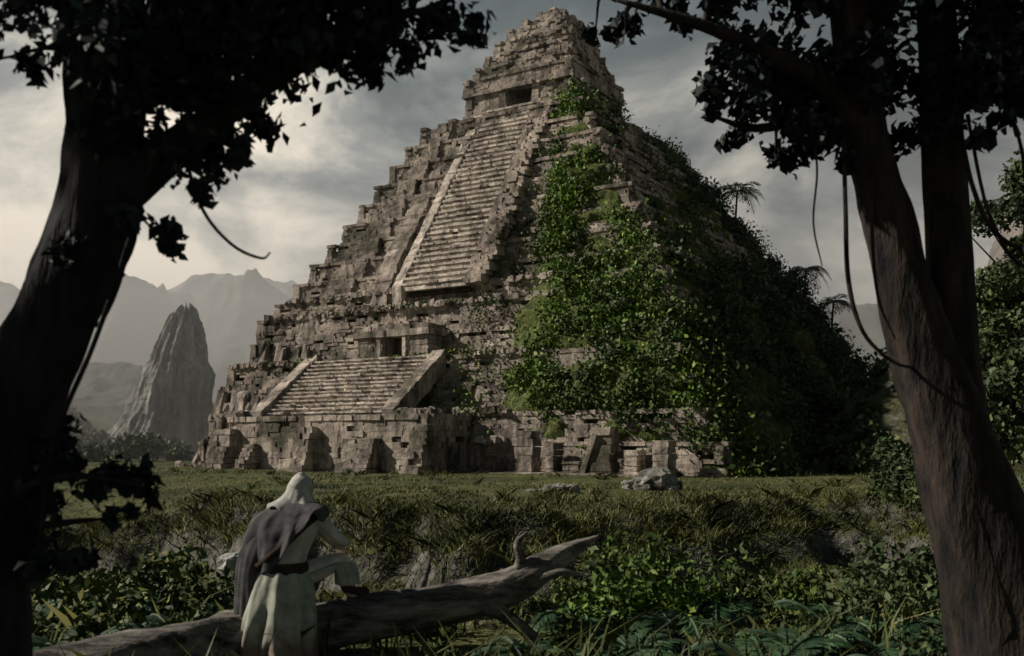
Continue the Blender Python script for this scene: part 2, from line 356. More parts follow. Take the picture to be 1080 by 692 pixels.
# overgrown flank
ZK=[-1,0,4,8.2,12.5,14,30.3,31.5]; WF=[24.6,24.8,24.4,22.0,18.7,17.2,7.2,6.2]; AR=[30,29,26.2,23.6,21.2,20.3,7.8,6.7]; WB=[22,21,20,19.2,18.4,18,6.8,5.7]; UL=[17,15,11.2,9.8,9.2,8.8,6.6,6.2]
nz_,ns_=150,190
zz=np.linspace(-1,31.4,nz_)[:,None]; tt=np.linspace(0,2.6,ns_)[None,:]
wf=np.interp(zz,ZK,WF); ar=np.interp(zz,ZK,AR); wb=np.interp(zz,ZK,WB)
ul=np.interp(zz,ZK,UL)+1.6*fbm(xyz(zz*.35,0,3),3)
fr=np.clip(tt,0,1); sd=np.clip(tt-1,0,1); bk=np.clip(tt-2,0,1)
Ux=ul+(ar-ul)*fr - bk*ar*1.1; Wy=wf-(wf+wb)*sd
nb=fbm(xyz(Ux*.25,Wy*.25,zz*.35),4)+.5*fbm(xyz(Ux*.9,Wy*.9,zz*.9),3)
proud=(-.05+1.1*nb)*sm(0,.35,tt)-.6*(1-sm(0,.12,tt))
step=.35*np.sin(zz*2*math.pi/2.04)
ou=sm(.85,1.1,tt)*(1-sm(2,2.15,tt)); ow=1-sm(.9,1.15,tt); ob=sm(1.95,2.1,tt)
rc=1.2*np.exp(-((tt-1)/.10)**2)
Pu=Ux+(proud+step*.6)*ou-rc*.6; Pw=Wy+(proud+step*.6)*ow-(proud)*ob-rc*.6
MV=xyz(Pu,-Pw,zz+.15*nb)
mossm,ntm,pm,om=newmat('mossy_earth'); cc=objco(ntm); nn=noise(ntm,cc,1.3,5,.75)
ntm.links.new(ramp(ntm,nn,[(.3,(.016,.024,.009)),(.5,(.07,.095,.026)),(.66,(.19,.20,.08))]),pm.inputs['Base Color']); pm.inputs['Roughness'].default_value=1; bump(ntm,pm,nn,1,.6)
mk('overgrown_earth',MV.reshape(-1,3),grid_faces(nz_,ns_),mossm,PYR,True)
def samp(Ncl,lpc,spread,size,tlo,thi,name,zmax=31,zpow=1.,mat=IVY,thr=-.1):
    i=(rng.random(Ncl)**zpow)*(nz_-2)*(zmax/31.4); j=rng.uniform(tlo,thi,Ncl)/2.6*(ns_-1)
    P=MV[np.clip(i.astype(int)+1,0,nz_-1),np.clip(j.astype(int),0,ns_-1)]
    t=j/(ns_-1)*2.6
    keep=fbm(P*.3+9,4)>thr+.28*sm(14,28,P[:,2])+.2*(1-sm(0,.4,t))*(t<.4)
    keep&=~((P[:,2]<3.6)&(t<1.0)&(P[:,0]<25)&(rng.random(Ncl)<.9))
    P=P[keep]
    Q=np.repeat(P,lpc,0)+rng.normal(size=(len(P)*lpc,3))*spread*np.repeat(rng.uniform(.4,1.8,(len(P),1)),lpc,0)
    return leaves(name,Q,size,mat,PYR,bias=np.array([.3,-.4,-.5]),aspect=.65)
samp(6200,16,.24,.26,.0,1.1,'ivy_leaves',zpow=1.35,thr=-.10)
samp(1200,24,.55,.36,.2,1.1,'ivy_clumps',zpow=1.6,thr=.0)
samp(5600,14,.4,.44,1.0,2.1,'vines',zpow=1.2,mat=JUNG,thr=.03)
Q=[]
for k in range(360):
    u=rng.uniform(2,11.5); z=rng.uniform(2,30); 
    a=np.interp(z,ZK,WF)+.3
    if u>np.interp(z,ZK,UL)+1: continue
    if rng.random()>((u-1)/9): continue
    c=np.array([u,-a-.1,z]); L=rng.uniform(.5,2.)
    m=int(L*16); q=c+np.column_stack([rng.normal(size=m)*.3,rng.normal(size=m)*.25,-rng.uniform(0,L,m)]); Q.append(q)
for k in range(60):
    z=rng.uniform(30,33); v=rng.uniform(-4.5,5.5); m=16; Q.append(np.array([6.2,v,z])+rng.normal(size=(m,3))*[.25,.4,.4])
for k in range(40):
    z0r=[(4.,24.6),(8.2,22.4),(2.,25.4),(12.5,18.9)][k%4]; u=rng.uniform(-14,9); m=30; Q.append(np.array([u,-z0r[1],z0r[0]+.1])+rng.normal(size=(m,3))*[.6,.2,.15])
leaves('creepers',np.concatenate(Q),.24,IVY,PYR,bias=np.array([0,-.3,-.5]),aspect=.6)
Q=[]
for k in range(210):
    z=rng.uniform(4,29); t=rng.uniform(1.75,2.05); P=MV[int((z+1)/32.4*(nz_-1)),int(t/2.6*(ns_-1))]; r=rng.uniform(.3,1.3); m=int(90*r)
    Q.append(P+np.array([.2,.2,r*.6])+rng.normal(size=(m,3))*r*.42)
for k in range(90):
    z=rng.uniform(1,24)**1; t=rng.uniform(.3,1.7); P=MV[int((z+1)/32.4*(nz_-1)),int(t/2.6*(ns_-1))]; r=rng.uniform(.4,1.2); m=int(110*r)
    Q.append(P+np.array([.3,-.3,r*.5])+rng.normal(size=(m,3))*r*.42)
leaves('ridge_shrubs',np.concatenate(Q),.38,JUNG,PYR,aspect=.5)
# ------------------------------------------------------------ fronds (palms, ferns)
def frond(acc,base,az,L,up,droop,leaflet,n=16,w=.1):
    d=np.array([math.cos(az),math.sin(az),0]); s=np.array([-d[1],d[0],0])
    t=np.linspace(0,1,n+1)
    P=np.array([base+d*L*x*(.95-.2*x)+np.array([0,0,up*L*x-droop*L*x*x]) for x in t])
    for k in range(1,n+1):
        a=P[k]; T=unit(P[k]-P[k-1]); ll=leaflet*math.sin(math.pi*(.12+.86*t[k]))**.8
        for sg in (1,-1):
            o=unit(s*sg+T*.55+np.array([0,0,-.25+rng.normal()*.12]))
            wd=T*w*ll
            acc.add([a-wd*.4,a+o*ll*.5+wd*.9,a+o*ll,a+o*ll*.45-wd*.7],[(0,1,2,3)])
    s2=s*.012*L; up2=np.array([0,0,.012*L])
    V=np.concatenate([P-s2,P+s2,P+up2*2]); m=n+1
    F=[]
    for k in range(n): F+=[(k,k+1,m+k+1,m+k),(m+k,m+k+1,2*m+k+1,2*m+k),(2*m+k,2*m+k+1,k+1,k)]
    acc.add(V,F)
def palm(loc,h,L,nf=15):
    e=empty('palm_tree',loc); a=Acc(); tube(a,[(0,0,-1),(.1,.05,h*.5),(.25,0,h)],[.16,.11,.09],8,5,.1); a.obj('trunk',BARK,e,True)
    f=Acc()
    for k in range(nf): frond(f,np.array([.25,0,h]),k*2.4+rng.uniform(-.2,.2),L*rng.uniform(.8,1.1),rng.uniform(.15,.9),rng.uniform(.7,1.1),L*.28,14,.13)
    f.obj('fronds',JUNG,e)
def loc2w(u,w,z): return (PC[0]+math.cos(TH)*u-math.sin(TH)*w,PC[1]-math.sin(TH)*u-math.cos(TH)*w,z)
palm(loc2w(13.9,-11.8,20.3),5.4,3.4); palm(loc2w(19.2,-16,13.6),4.8,3.0); palm(loc2w(10.5,-8.5,25.0),2.2,1.8,10); palm(loc2w(21.5,-17,10.2),5.0,3.0)
palm((43,92,6),9,4.5); palm((49,100,8),11,5)
def fern(loc,L,nf=13):
    e=empty('fern_plant',loc); f=Acc()
    for k in range(nf): frond(f,np.array([0,0,0.]),k*2.4+rng.uniform(-.3,.3),L*rng.uniform(.7,1.15),rng.uniform(.45,.95),rng.uniform(.55,.9),L*.26,22,.16)
    f.obj('fern_fronds',FERN,e)
for x,y,L in ((1.25,7.3,.75),(1.9,7.6,.85),(.8,7.9,.6),(2.45,8.6,.8),(1.5,9.4,.7),(3.0,9.5,.8),(.1,8.0,.55),(-.5,7.4,.5),(-3.3,9.6,.7),(3.4,8.3,.7),(2.1,10.6,.8),(-2.9,8.9,.5),(1.0,8.4,.7),(2.9,7.6,.7),(3.9,9.2,.9),(-3.6,8.4,.7),(2.2,8.2,.7),
   (.6,9.6,.7),(1.9,12,.9),(3.4,12.5,1.),(-3.9,12,.8),(4.8,13,1.),(-.6,12.2,.7),(.9,13.5,.9),(-4.8,13.5,.9),(2.6,14,1.),(6,15,1.1),(-1.2,7.6,.5),(-.2,10.8,.7),(1.4,11.4,.8),(-4.2,10.2,.8),(-3.6,11,.8),(-2.7,10.6,.6)):
    fern((x,y,float(H(x,y))+.08),L)
# ------------------------------------------------------------ ruins / rocks
def boulder_pile(name,loc,n,r,s,mat):
    e=empty(name,loc); a=Acc()
    for k in range(n):
        ph=rng.uniform(0,6.28); rr=r*rng.random()**.6; sz=s*rng.uniform(.5,1.2)*(1.2-rr/r*.6)
        c=np.array([math.cos(ph)*rr*1.5,math.sin(ph)*rr,sz*.25+ (1-rr/r)*s*.7])
        th=np.linspace(0,2*math.pi,14,endpoint=False); la=np.linspace(-1.45,1.45,9)
        V=np.array([[math.cos(b)*math.cos(t),math.cos(b)*math.sin(t),math.sin(b)] for b in la for t in th])
        V=np.sign(V)*np.abs(V)**.7
        V*= (1+.35*ridged(V*1.1+k*7,3))[:,None]*sz*np.array([1.25,.9,.6]); an=rng.uniform(0,3.1); R=np.array([[math.cos(an),-math.sin(an),0],[math.sin(an),math.cos(an),0],[0,0,1]])
        a.add(V@R.T+c,[tuple(q) for q in grid_faces(9,14,True)]+[tuple(range(13,-1,-1)),tuple(range(112,126))])
    a.obj('stones',mat,e)
boulder_pile('rubble_pile',(6.0,42.5,.0),26,1.0,.5,RUB); boulder_pile('rubble_pile',(1.8,40,-.05),12,.7,.3,RUB)
for x,dy,n,r,s in ((-8.0,-2.4,8,1.6,.4),(2.5,-2,6,1.5,.32)):
    y=float(EDGE(np.array(x)))+dy; boulder_pile('mossy_boulders',(x,y,float(H(x,y))-.25),n,r,s,ROCK)
def pinnacle(name,loc,h,rx,ry,lean,mat,seed,sharp=1.,sk=.7):
    nz,ns=150,120; t=np.linspace(0,1,nz)[:,None]; th=np.linspace(0,2*math.pi,ns,endpoint=False)[None,:]
    prof=(1-.5*t**sharp)*np.sqrt(np.clip(1-t**7,0,1))+.02
    n=ridged(xyz(np.cos(th)*1.5+seed,np.sin(th)*1.5,t*.9),6); n2=ridged(xyz(np.cos(th)*3.5+seed,np.sin(th)*3.5,t*3.2),5)
    r=prof*(1+.38*n+.2*n2)
    V=xyz(np.cos(th)*rx*r+lean*t-rx*sk*(1-t)**2,np.sin(th)*ry*r,h*t*(1+.06*n)+0*th)
    o=mk(name,V.reshape(-1,3),grid_faces(nz,ns,True),mat,None,False); o.location=loc; return o
def spire(loc,hs,le_,re_,seed):
    nz,ns=200,150; t=np.linspace(0,1,nz)[:,None]; th=np.linspace(0,2*math.pi,ns,endpoint=False)[None,:]
    le=np.interp(t,[0,.18,.35,.55,.8,.93,1],le_); re=np.interp(t,[0,.3,.6,.85,.95,1],re_)
    cx=(le+re)/2; rr=(re-le)/2; ry=np.minimum(rr,2.8)*np.sqrt(np.clip(1-t**6,0,1))+.05
    n1=ridged(xyz(np.cos(th)*2.4+seed,np.sin(th)*2.4,t*.8),6); n2=ridged(xyz(np.cos(th)*7+seed,np.sin(th)*7,t*4),5); n3=fbm(xyz(seed,3,t*9),4)
    kk=1+.24*n1+.14*n2+.12*n3
    top=.93+.07*(n1+n2)
    o_=mk('rock_pinnacle',xyz(cx+rr*np.cos(th)*kk,ry*np.sin(th)*kk*1.3,hs*t*np.where(t>.5,1+(top-1)*(t-.5)*2,1)).reshape(-1,3),grid_faces(nz,ns,True),ROCK); o_.location=loc
spire((-40.2,126,-1),19.6,[-11,-8.6,-6.2,-4.4,-2.7,-1.8,-.4],[3.3,2.7,2.4,1.9,1.3,.4],4.)
pinnacle('rock_pinnacle',(124,230,-2),76,19,19,4,ROCKW,11.,.8)
def mountain(name,x0,x1,y,pts,mat,dep=120,seed=0,rs=.5):
    nx,ny=320,80; X=np.linspace(x0,x1,nx)[:,None]; d=np.linspace(-1,1,ny)[None,:]
    W=x1-x0; h=np.interp(X,[p[0] for p in pts],[p[1] for p in pts])
    n=ridged(xyz(X/W*9,d*dep/W*9,seed),6)
    prof=np.clip(1-np.abs(d),0,1)**.8
    Z=h*prof*(1+rs*.5*n)-3
    return mk(name,xyz(X+0*d,y+d*dep,Z).reshape(-1,3),grid_faces(nx,ny),mat,None,True)
M1=hill_mat('misty_slopes',(.05,.065,.06),(.11,.125,.105),.03); M2=hill_mat('far_haze_toned_slopes',(.14,.15,.15),(.2,.21,.2),.01); M3=hill_mat('near_misty_slopes',(.03,.045,.035),(.08,.10,.07),.06)  # distance haze put into the base colours, palest on the far slopes
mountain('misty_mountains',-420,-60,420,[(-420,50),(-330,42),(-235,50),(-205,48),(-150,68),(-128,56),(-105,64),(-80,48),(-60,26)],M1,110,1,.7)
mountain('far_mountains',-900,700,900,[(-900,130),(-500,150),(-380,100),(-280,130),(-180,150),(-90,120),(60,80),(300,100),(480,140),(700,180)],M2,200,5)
mountain('foothills',-200,-40,210,[(-200,20),(-120,18),(-95,24),(-78,20),(-60,12),(-40,2)],M3,50,8)
mountain('foothills',60,330,300,[(60,20),(90,40),(140,50),(200,60),(330,80)],M3,80,13)
mm=bpy.data.materials.new('mist'); mm.use_nodes=True; t_=mm.node_tree; t_.nodes.clear(); mo=t_.nodes.new('ShaderNodeOutputMaterial'); vs=t_.nodes.new('ShaderNodeVolumeScatter'); vs.inputs['Density'].default_value=.0036; vs.inputs['Color'].default_value=(.97,.975,.96,1); vs.inputs['Anisotropy'].default_value=.2; t_.links.new(vs.outputs[0],mo.inputs['Volume'])
a=Acc(); a.box(-1200,1200,88,1500,-30,58); a.obj('valley_mist',mm)
Q=[];
for k in range(520):
    if k<250: x=rng.uniform(34,110); y=rng.uniform(88,150)
    elif k<330: x=rng.uniform(-75,-26); y=rng.uniform(98,150)
    elif k<420: x=rng.uniform(20,36); y=rng.uniform(64,82)
    else: x=rng.uniform(45,70); y=rng.uniform(92,118)
    zb=float(H(x,y)); R=rng.uniform(1.6,3.6) if (k<330 or k>=420) else rng.uniform(.5,1.2); hh=rng.uniform(2,9) if k<250 else (rng.uniform(.2,1.5) if k<330 else .3); m=int(120*R if k<330 else 160*R)
    if k>=420: hh=rng.uniform(3,16); m=int(120*R)
    if 250<=k<330: R*=.6
    d=unit(rng.normal(size=(m,3)))*rng.uniform(.5,1.15,(m,1))*R*np.array([1,1,.75]); Q.append(np.array([x,y,zb+hh])+d)
    if k<250 and hh>3:
        for q in range(2): Q.append(np.array([x,y,zb+hh*.5])+unit(rng.normal(size=(m//2,3)))*R*.9)
leaves('distant_jungle_foliage',np.concatenate(Q),.6,JUNG,None,aspect=.6)
# ------------------------------------------------------------ grass
def gpts(n,x0,x1,y0,y1,thr=-.2,sc=.3,clump=0):
    x=rng.uniform(x0,x1,n);y=rng.uniform(y0,y1,n); x=x*y/((y0+y1)/2) if y0>20 else x
    if clump:
        m=n//clump; i=rng.integers(0,m,n); x=x[i]+rng.normal(size=n)*.13; y=y[i]+rng.normal(size=n)*.13
    k=fbm(xyz(x*sc,y*sc,1),3)>thr; x=x[k];y=y[k]; return xyz(x,y,H(x,y)-.02)
def edge_pts(n):
    m=n//30; cx=rng.uniform(-20,18,m); cy=EDGE(cx)+rng.normal(size=m)*.9-.6; i=rng.integers(0,m,n)
    x=cx[i]+rng.normal(size=n)*.16; y=cy[i]+rng.normal(size=n)*.16; return xyz(x,y,H(x,y)-.03)
blades('grass',np.concatenate([gpts(60000,-22,22,24,44,-.1,.5),gpts(30000,-32,36,42,78,-.1,.35)]),.12,.04,GRASS,lean=.5)
blades('grass_tussocks',np.concatenate([edge_pts(22000),gpts(14000,-24,30,30,66,0,.3,50)]),.34,.028,GRASS,lean=.7)
blades('tall_grass',np.concatenate([gpts(20000,-10,10,14,25,-.1,.4,30),gpts(6000,-7,7,5.5,12,0,.8)]),.42,.025,GRASS,lean=.5)
# ------------------------------------------------------------ undergrowth
def bush(name,loc,R,n,size,mat,flat=.7):
    e=empty(name,loc); Q=[];a=Acc()
    for k in range(max(4,int(R*9))):
        c=rng.normal(size=3)*R*.42; c[2]=abs(c[2])*flat+R*.1; r=R*rng.uniform(.2,.42); m=int(n/ max(4,int(R*9)))
        Q.append(c+unit(rng.normal(size=(m,3)))*r*rng.uniform(.4,1.2,(m,1)))
        tube(a,[(0,0,-.1),tuple(c*.5+[0,0,.03]),tuple(c)],[.02*R+.006,.012*R+.004,.004],5,3)
    a.obj('stems',BARK,e); leaves('foliage',np.concatenate(Q),size,mat,e,aspect=.5)
BL=[(-3.4,8.4,.6,.1,BUSH),(-2.9,9.2,.6,.1,BUSH),(-3.9,9.6,.8,.11,BUSH),(-2.5,9.8,.5,.09,BUSH),(-4.4,10.8,.9,.12,BUSH),(-3.1,11,.8,.11,BUSH),(-5.2,12,1.,.12,BUSH),(-4.0,12.6,1.,.12,BUSH),
    (.9,9.9,.65,.09,IVY),(1.3,10.6,.9,.1,IVY),(2.2,10.9,1.,.1,IVY),(3.0,10.9,1.,.1,BUSH),(3.9,10.6,1.1,.1,JUNG),(4.6,9.6,1.1,.1,JUNG),(2.6,9.2,.5,.08,BUSH),(1.7,8.6,.4,.07,BUSH),(.5,8.8,.4,.07,BUSH),
    (3.3,7.4,.6,.08,JUNG),(2.6,6.8,.4,.07,JUNG),(-.9,9.6,.4,.08,BUSH),(0,10.4,.5,.08,BUSH),(5.2,11.5,1.1,.12,JUNG),(6.4,13,1.3,.14,JUNG),(-6,14,1.,.14,BUSH),(-7.5,17,1.3,.16,BUSH),
    (4.5,16,1.4,.15,JUNG),(7.5,18,1.6,.16,JUNG),(9.5,22,1.7,.18,JUNG),(2,15,1.,.12,IVY),(-1.5,14,.8,.12,BUSH),(11,27,1.8,.2,JUNG),(13.5,33,2.2,.22,JUNG),(17,40,2.4,.25,JUNG),(-11,25,1.5,.2,BUSH),
    (-2.6,7.6,.3,.07,BUSH),(-.6,8.2,.3,.06,BUSH),(.4,8.0,.3,.06,BUSH)]
for k in range(34):
    y=rng.uniform(13,24); x=rng.uniform(-.42,.46)*y; BL.append((x,y,rng.uniform(.5,1.1),.13,BUSH if k%2 else JUNG))
for k in range(16):
    y=rng.uniform(12,21); x=rng.uniform(.12,.46)*y; BL.append((x,y,rng.uniform(.7,1.3),.12,IVY if k%3==0 else JUNG))
for x,y,R,s,mt in BL: bush('shrub',(x,y,float(H(x,y))),R,int(1500*R**1.2),s,mt,.6)
# ------------------------------------------------------------ fallen log
LG=empty('fallen_log',(-1.2,8.9,.5)); a=Acc(); o=np.array([-1.2,8.9,.5])
def T(pts): return [tuple(np.array(p)-o) for p in pts]
tube(a,T([(-3.7,7.7,.08),(-2.9,8.1,.24),(-2.3,8.5,.33),(-1.9,8.8,.38),(-1.4,8.92,.44),(-.7,9.0,.55),(-.1,9.05,.70),(.25,9.1,.88),(.5,9.15,1.02),(.78,9.2,1.15)]),[.30,.27,.25,.225,.205,.19,.17,.13,.08,.015],30,12,.14,.26,2)
tube(a,T([(.02,9.05,.74),(.08,9.03,.95),(.05,9.0,1.1),(.12,8.98,1.2)]),[.07,.05,.035,.008],10,5,.2,.2)
tube(a,T([(.1,9.05,.8),(.25,9.0,.8),(.42,8.95,.86),(.6,8.95,.84)]),[.08,.05,.035,.01],10,5,.2,.2)
tube(a,T([(-.9,9.0,.55),(-.8,9.2,.72),(-.74,9.3,.95)]),[.06,.035,.01],8,4,.2)
tube(a,T([(-.3,9.0,.6),(0,8.9,.45),(.3,8.85,.2),(.5,8.8,-.05)]),[.09,.06,.05,.03],10,5,.2,.2)
a.obj('log_trunk',LOGM,LG,True)
# ------------------------------------------------------------ trees framing the view
def near_tree(name,base,trunks,branches,clumps,bark,lsize,dens):
    e=empty(name,base); b=np.array(base,float); a=Acc(); nodes=[]
    for pts,r in trunks: 
        tube(a,np.array(pts)-b,r,24,9,.12,.28,len(pts)); nodes.append(crom(pts,6))
    for pts,r in branches:
        tube(a,np.array(pts)-b,r,10,6,.12,.1); nodes.append(crom(pts,6))
    nodes=np.concatenate(nodes); Q=[]
    for (x,y,z,R) in clumps:
        c=np.array([x,y,z]); m=int(dens*R*R)
        d=np.linalg.norm(nodes-c,axis=1)+ .5*np.maximum(0,nodes[:,2]-z); q=nodes[d.argmin()]
        mid=(q+c)/2+np.array([0,0,.08])+rng.normal(size=3)*.04
        tube(a,[q-b,mid-b,c-b],[.022,.014,.006],6,4)
        sub=max(3,int(R*22))
        for k in range(sub):
            cc=c+rng.normal(size=3)*np.array([1,1.2,.8])*R*.46; mm=m//sub
            Q.append(cc+rng.normal(size=(mm,3))*R*.24)
            if k%2==0: tube(a,[c-b,(c+cc)/2-b+rng.normal(size=3)*.02,cc-b],[.008,.006,.003],4,3)
    a.obj('trunk_and_branches',bark,e,True); leaves('foliage',np.concatenate(Q)-b,lsize,DARKLEAF,e,aspect=.55,bias=np.array([0,0,-.4])); return e
LT=[((-3.05,5.4,-.2),(-2.95,5.4,.5),(-2.84,5.4,1.33),(-2.68,5.4,2.03),(-2.42,5.4,2.63),(-2.22,5.42,3.13),(-2.15,5.42,3.73),(-2.2,5.4,4.33),(-2.22,5.35,5.1),(-2.3,5.3,6.3),(-2.1,5.3,7.6)),[.52,.38,.29,.24,.20,.2,.19,.18,.16,.12,.05]]
LB=[(((-2.18,5.4,3.2),(-1.8,5.35,3.5),(-1.45,5.3,3.73),(-1.2,5.3,3.9),(-.8,5.2,4.08),(-.35,5.15,4.2)),[.13,.10,.07,.055,.035,.012]),
    (((-2.17,5.4,3.9),(-1.75,5.5,4.25),(-1.05,5.6,4.42),(-.4,5.6,4.6)),[.12,.09,.06,.02]),
    (((-2.2,5.4,4.2),(-2.5,5.4,4.6),(-2.9,5.5,4.8),(-3.5,5.5,4.9)),[.1,.08,.05,.02]),
    (((-2.25,5.35,5.0),(-1.6,5.2,5.5),(-.8,5.1,5.8)),[.1,.07,.02]),
    (((-2.75,5.4,1.6),(-2.5,5.2,1.75),(-2.15,5.05,1.83),(-1.8,5.0,1.78)),[.05,.03,.02,.008]),
    (((-1.85,5.3,3.5),(-1.95,5.2,3.0),(-2.1,5.15,2.5),(-2.28,5.1,2.0),(-2.35,5.1,1.5)),[.012,.014,.012,.012,.01]),
    (((-1.7,5.3,3.5),(-1.6,5.3,3.2),(-1.45,5.3,3.02),(-1.3,5.3,2.95),(-1.25,5.3,2.98)),[.01,.01,.009,.007,.004]),
    (((-2.3,5.4,2.75),(-2.15,5.3,2.6),(-2.0,5.25,2.85),(-1.95,5.25,3.2)),[.012,.01,.009,.006])]
LC=[(-2.05,4.4,.38),(-1.7,4.35,.42),(-1.35,4.35,.4),(-1.0,4.35,.35),(-.7,4.3,.3),(-.42,4.22,.2),(-.9,4.05,.2),(-.6,4.08,.16),(-.72,3.88,.07),(-1.2,4.0,.25),(-1.5,3.95,.32),(-1.8,3.9,.4),(-1.6,3.68,.24),(-1.9,3.6,.28),(-1.42,3.5,.10),(-1.88,3.12,.15),(-1.62,3.3,.09),(-2.15,2.92,.14),(-2.5,4.35,.3),(-2.75,4.2,.28),(-2.65,3.98,.16),(-2.5,2.0,.2),(-2.25,1.8,.15),(-2.0,1.82,.14),(-1.86,1.75,.1),(-2.1,1.6,.09),(-2.35,1.4,.14),(-2.5,1.65,.16),(-2.6,4.8,.5),(-1.8,5.0,.6),(-1.0,5.2,.55),(-2.4,5.6,.7),(-1.4,5.8,.6),(-3.2,5.2,.7),(-2.2,6.6,.9),(-3.2,6.0,.8)]  # last clumps sit above the frame, canopy added to cast shade
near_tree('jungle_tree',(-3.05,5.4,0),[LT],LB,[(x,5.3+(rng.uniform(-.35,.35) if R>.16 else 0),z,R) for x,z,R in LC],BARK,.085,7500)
RT=[((3.75,7.2,-.3),(3.65,7.2,.2),(3.42,7.2,.97),(3.17,7.2,1.77),(2.95,7.2,2.44),(2.74,7.2,3.17),(2.58,7.2,3.77),(2.45,7.2,4.37),(2.36,7.2,5.1),(2.3,7.2,6.5),(2.5,7.2,8)),[.75,.55,.37,.29,.24,.185,.16,.15,.13,.09,.04]]
RT2=[((3.25,7.3,1.4),(3.2,7.3,2.1),(3.14,7.3,2.77),(3.1,7.35,3.77),(3.05,7.35,4.77),(3.0,7.3,6.2),(3.3,7.3,7.5)),[.24,.19,.155,.145,.135,.1,.04]]
RB=[(((2.5,7.2,4.1),(2.2,7.1,4.45),(1.75,7.0,4.65),(1.3,6.9,4.8),(.7,6.9,4.98)),[.1,.08,.06,.04,.015]),
    (((2.45,7.2,4.3),(2.1,7.3,4.3),(1.75,7.35,4.25),(1.45,7.4,4.35)),[.06,.045,.03,.01]),
    (((3.07,7.3,4.3),(3.4,7.2,4.6),(3.9,7.1,4.9)),[.09,.07,.03]),(((2.4,7.2,4.8),(2.8,7.0,5.3),(3.2,6.9,5.6)),[.08,.06,.03]),(((2.36,7.2,5),(1.7,7.3,5.5),(.9,7.4,5.7)),[.08,.06,.02]),
    (((2.3,7.1,4.1),(2.28,7.0,3.6),(2.3,7.0,3.1),(2.4,7.0,2.75),(2.6,7.0,2.55),(2.8,7.05,2.5)),[.014,.016,.016,.014,.012,.008]),
    (((2.5,7.1,4.1),(2.46,7.0,3.5),(2.5,7.0,3.0),(2.62,7.0,2.7)),[.01,.012,.01,.006]),
    (((3.15,7.2,4.2),(3.2,7.1,3.75),(3.35,7.1,3.45),(3.6,7.1,3.35),(3.9,7.1,3.6)),[.014,.016,.016,.014,.012]),
    (((3.2,7.2,4.3),(3.3,7.1,3.6),(3.5,7.1,3.25),(3.75,7.1,3.2),(4.1,7.1,3.5)),[.012,.012,.012,.012,.01]),
    (((2.05,7.1,4.3),(2.1,7.05,3.9),(2.06,7.0,3.5),(2.12,7.0,3.2)),[.008,.008,.007,.004]),
    (((3.45,7.2,4.5),(3.5,7.0,3.9),(3.46,6.9,3.2),(3.55,6.9,2.6)),[.01,.012,.01,.006])]
RC=[(.62,5.06,.10),(.85,5.05,.13),(1.1,5.0,.16),(1.35,4.95,.2),(1.6,4.8,.28),(1.5,4.5,.2),(1.35,4.42,.11),(1.7,4.38,.22),(1.6,4.2,.11),(2.0,4.7,.34),(2.0,4.35,.25),(1.95,4.12,.14),(2.3,4.6,.34),(2.25,4.25,.24),(2.1,4.1,.1),(2.6,4.4,.3),(2.7,4.75,.38),(3.0,4.6,.34),(2.85,4.2,.2),(3.3,4.85,.35),(3.6,4.8,.35),(3.45,4.5,.26),(3.7,4.3,.2),(3.35,4.15,.14),(2.65,4.08,.15),(3.8,4.55,.2),(2.35,3.98,.1),(2.0,5.4,.5),(1.2,5.5,.35),(2.9,5.4,.6),(3.7,5.4,.6),(2.5,6.3,.9),(3.5,6.4,.9),(1.5,6.0,.6)]
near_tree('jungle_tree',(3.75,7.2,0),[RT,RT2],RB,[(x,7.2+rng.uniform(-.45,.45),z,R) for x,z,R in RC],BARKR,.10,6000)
def big_tree(loc,h,R,n=4500,mat=DARKLEAF,ls=.3):
    e=empty('jungle_tree',loc); a=Acc(); tube(a,[(0,0,-.5),(.2,.1,h*.3),(.1,.3,h*.6),(.3,.2,h)],[.5,.34,.25,.08],14,6,.1,.2); Q=[]
    for k in range(18):
        c=np.array([rng.normal()*R*.5,rng.normal()*R*.5,h*rng.uniform(.5,1.05)]); tube(a,[(.1,.2,h*rng.uniform(.4,.6)),tuple(c*.6+np.array([0,0,h*.22])),tuple(c)],[.1,.06,.02],6,4)
        m=n//18; r=R*rng.uniform(.22,.45); Q.append(c+unit(rng.normal(size=(m,3)))*r*rng.uniform(.4,1,(m,1))*np.array([1,1,.65]))
    a.obj('trunk_and_branches',BARK,e,True); leaves('foliage',np.concatenate(Q),ls,mat,e,aspect=.55)
for x,y,h,R in ((-9.5,5.0,8.5,2.2),(-12.5,13.5,7.5,1.9)): big_tree((x,y,float(H(x,y))),h,R,3600)  # unseen trees added left of the frame to shade the foreground
for x,y,h,R in ((26.5,50,15,3.8),(31,60,18,4.5),(24.5,46,7.5,2.8),(37,70,17,5),(28,54,10,3.5)): big_tree((x,y,float(H(x,y))),h,R,8000,JUNG,.34)
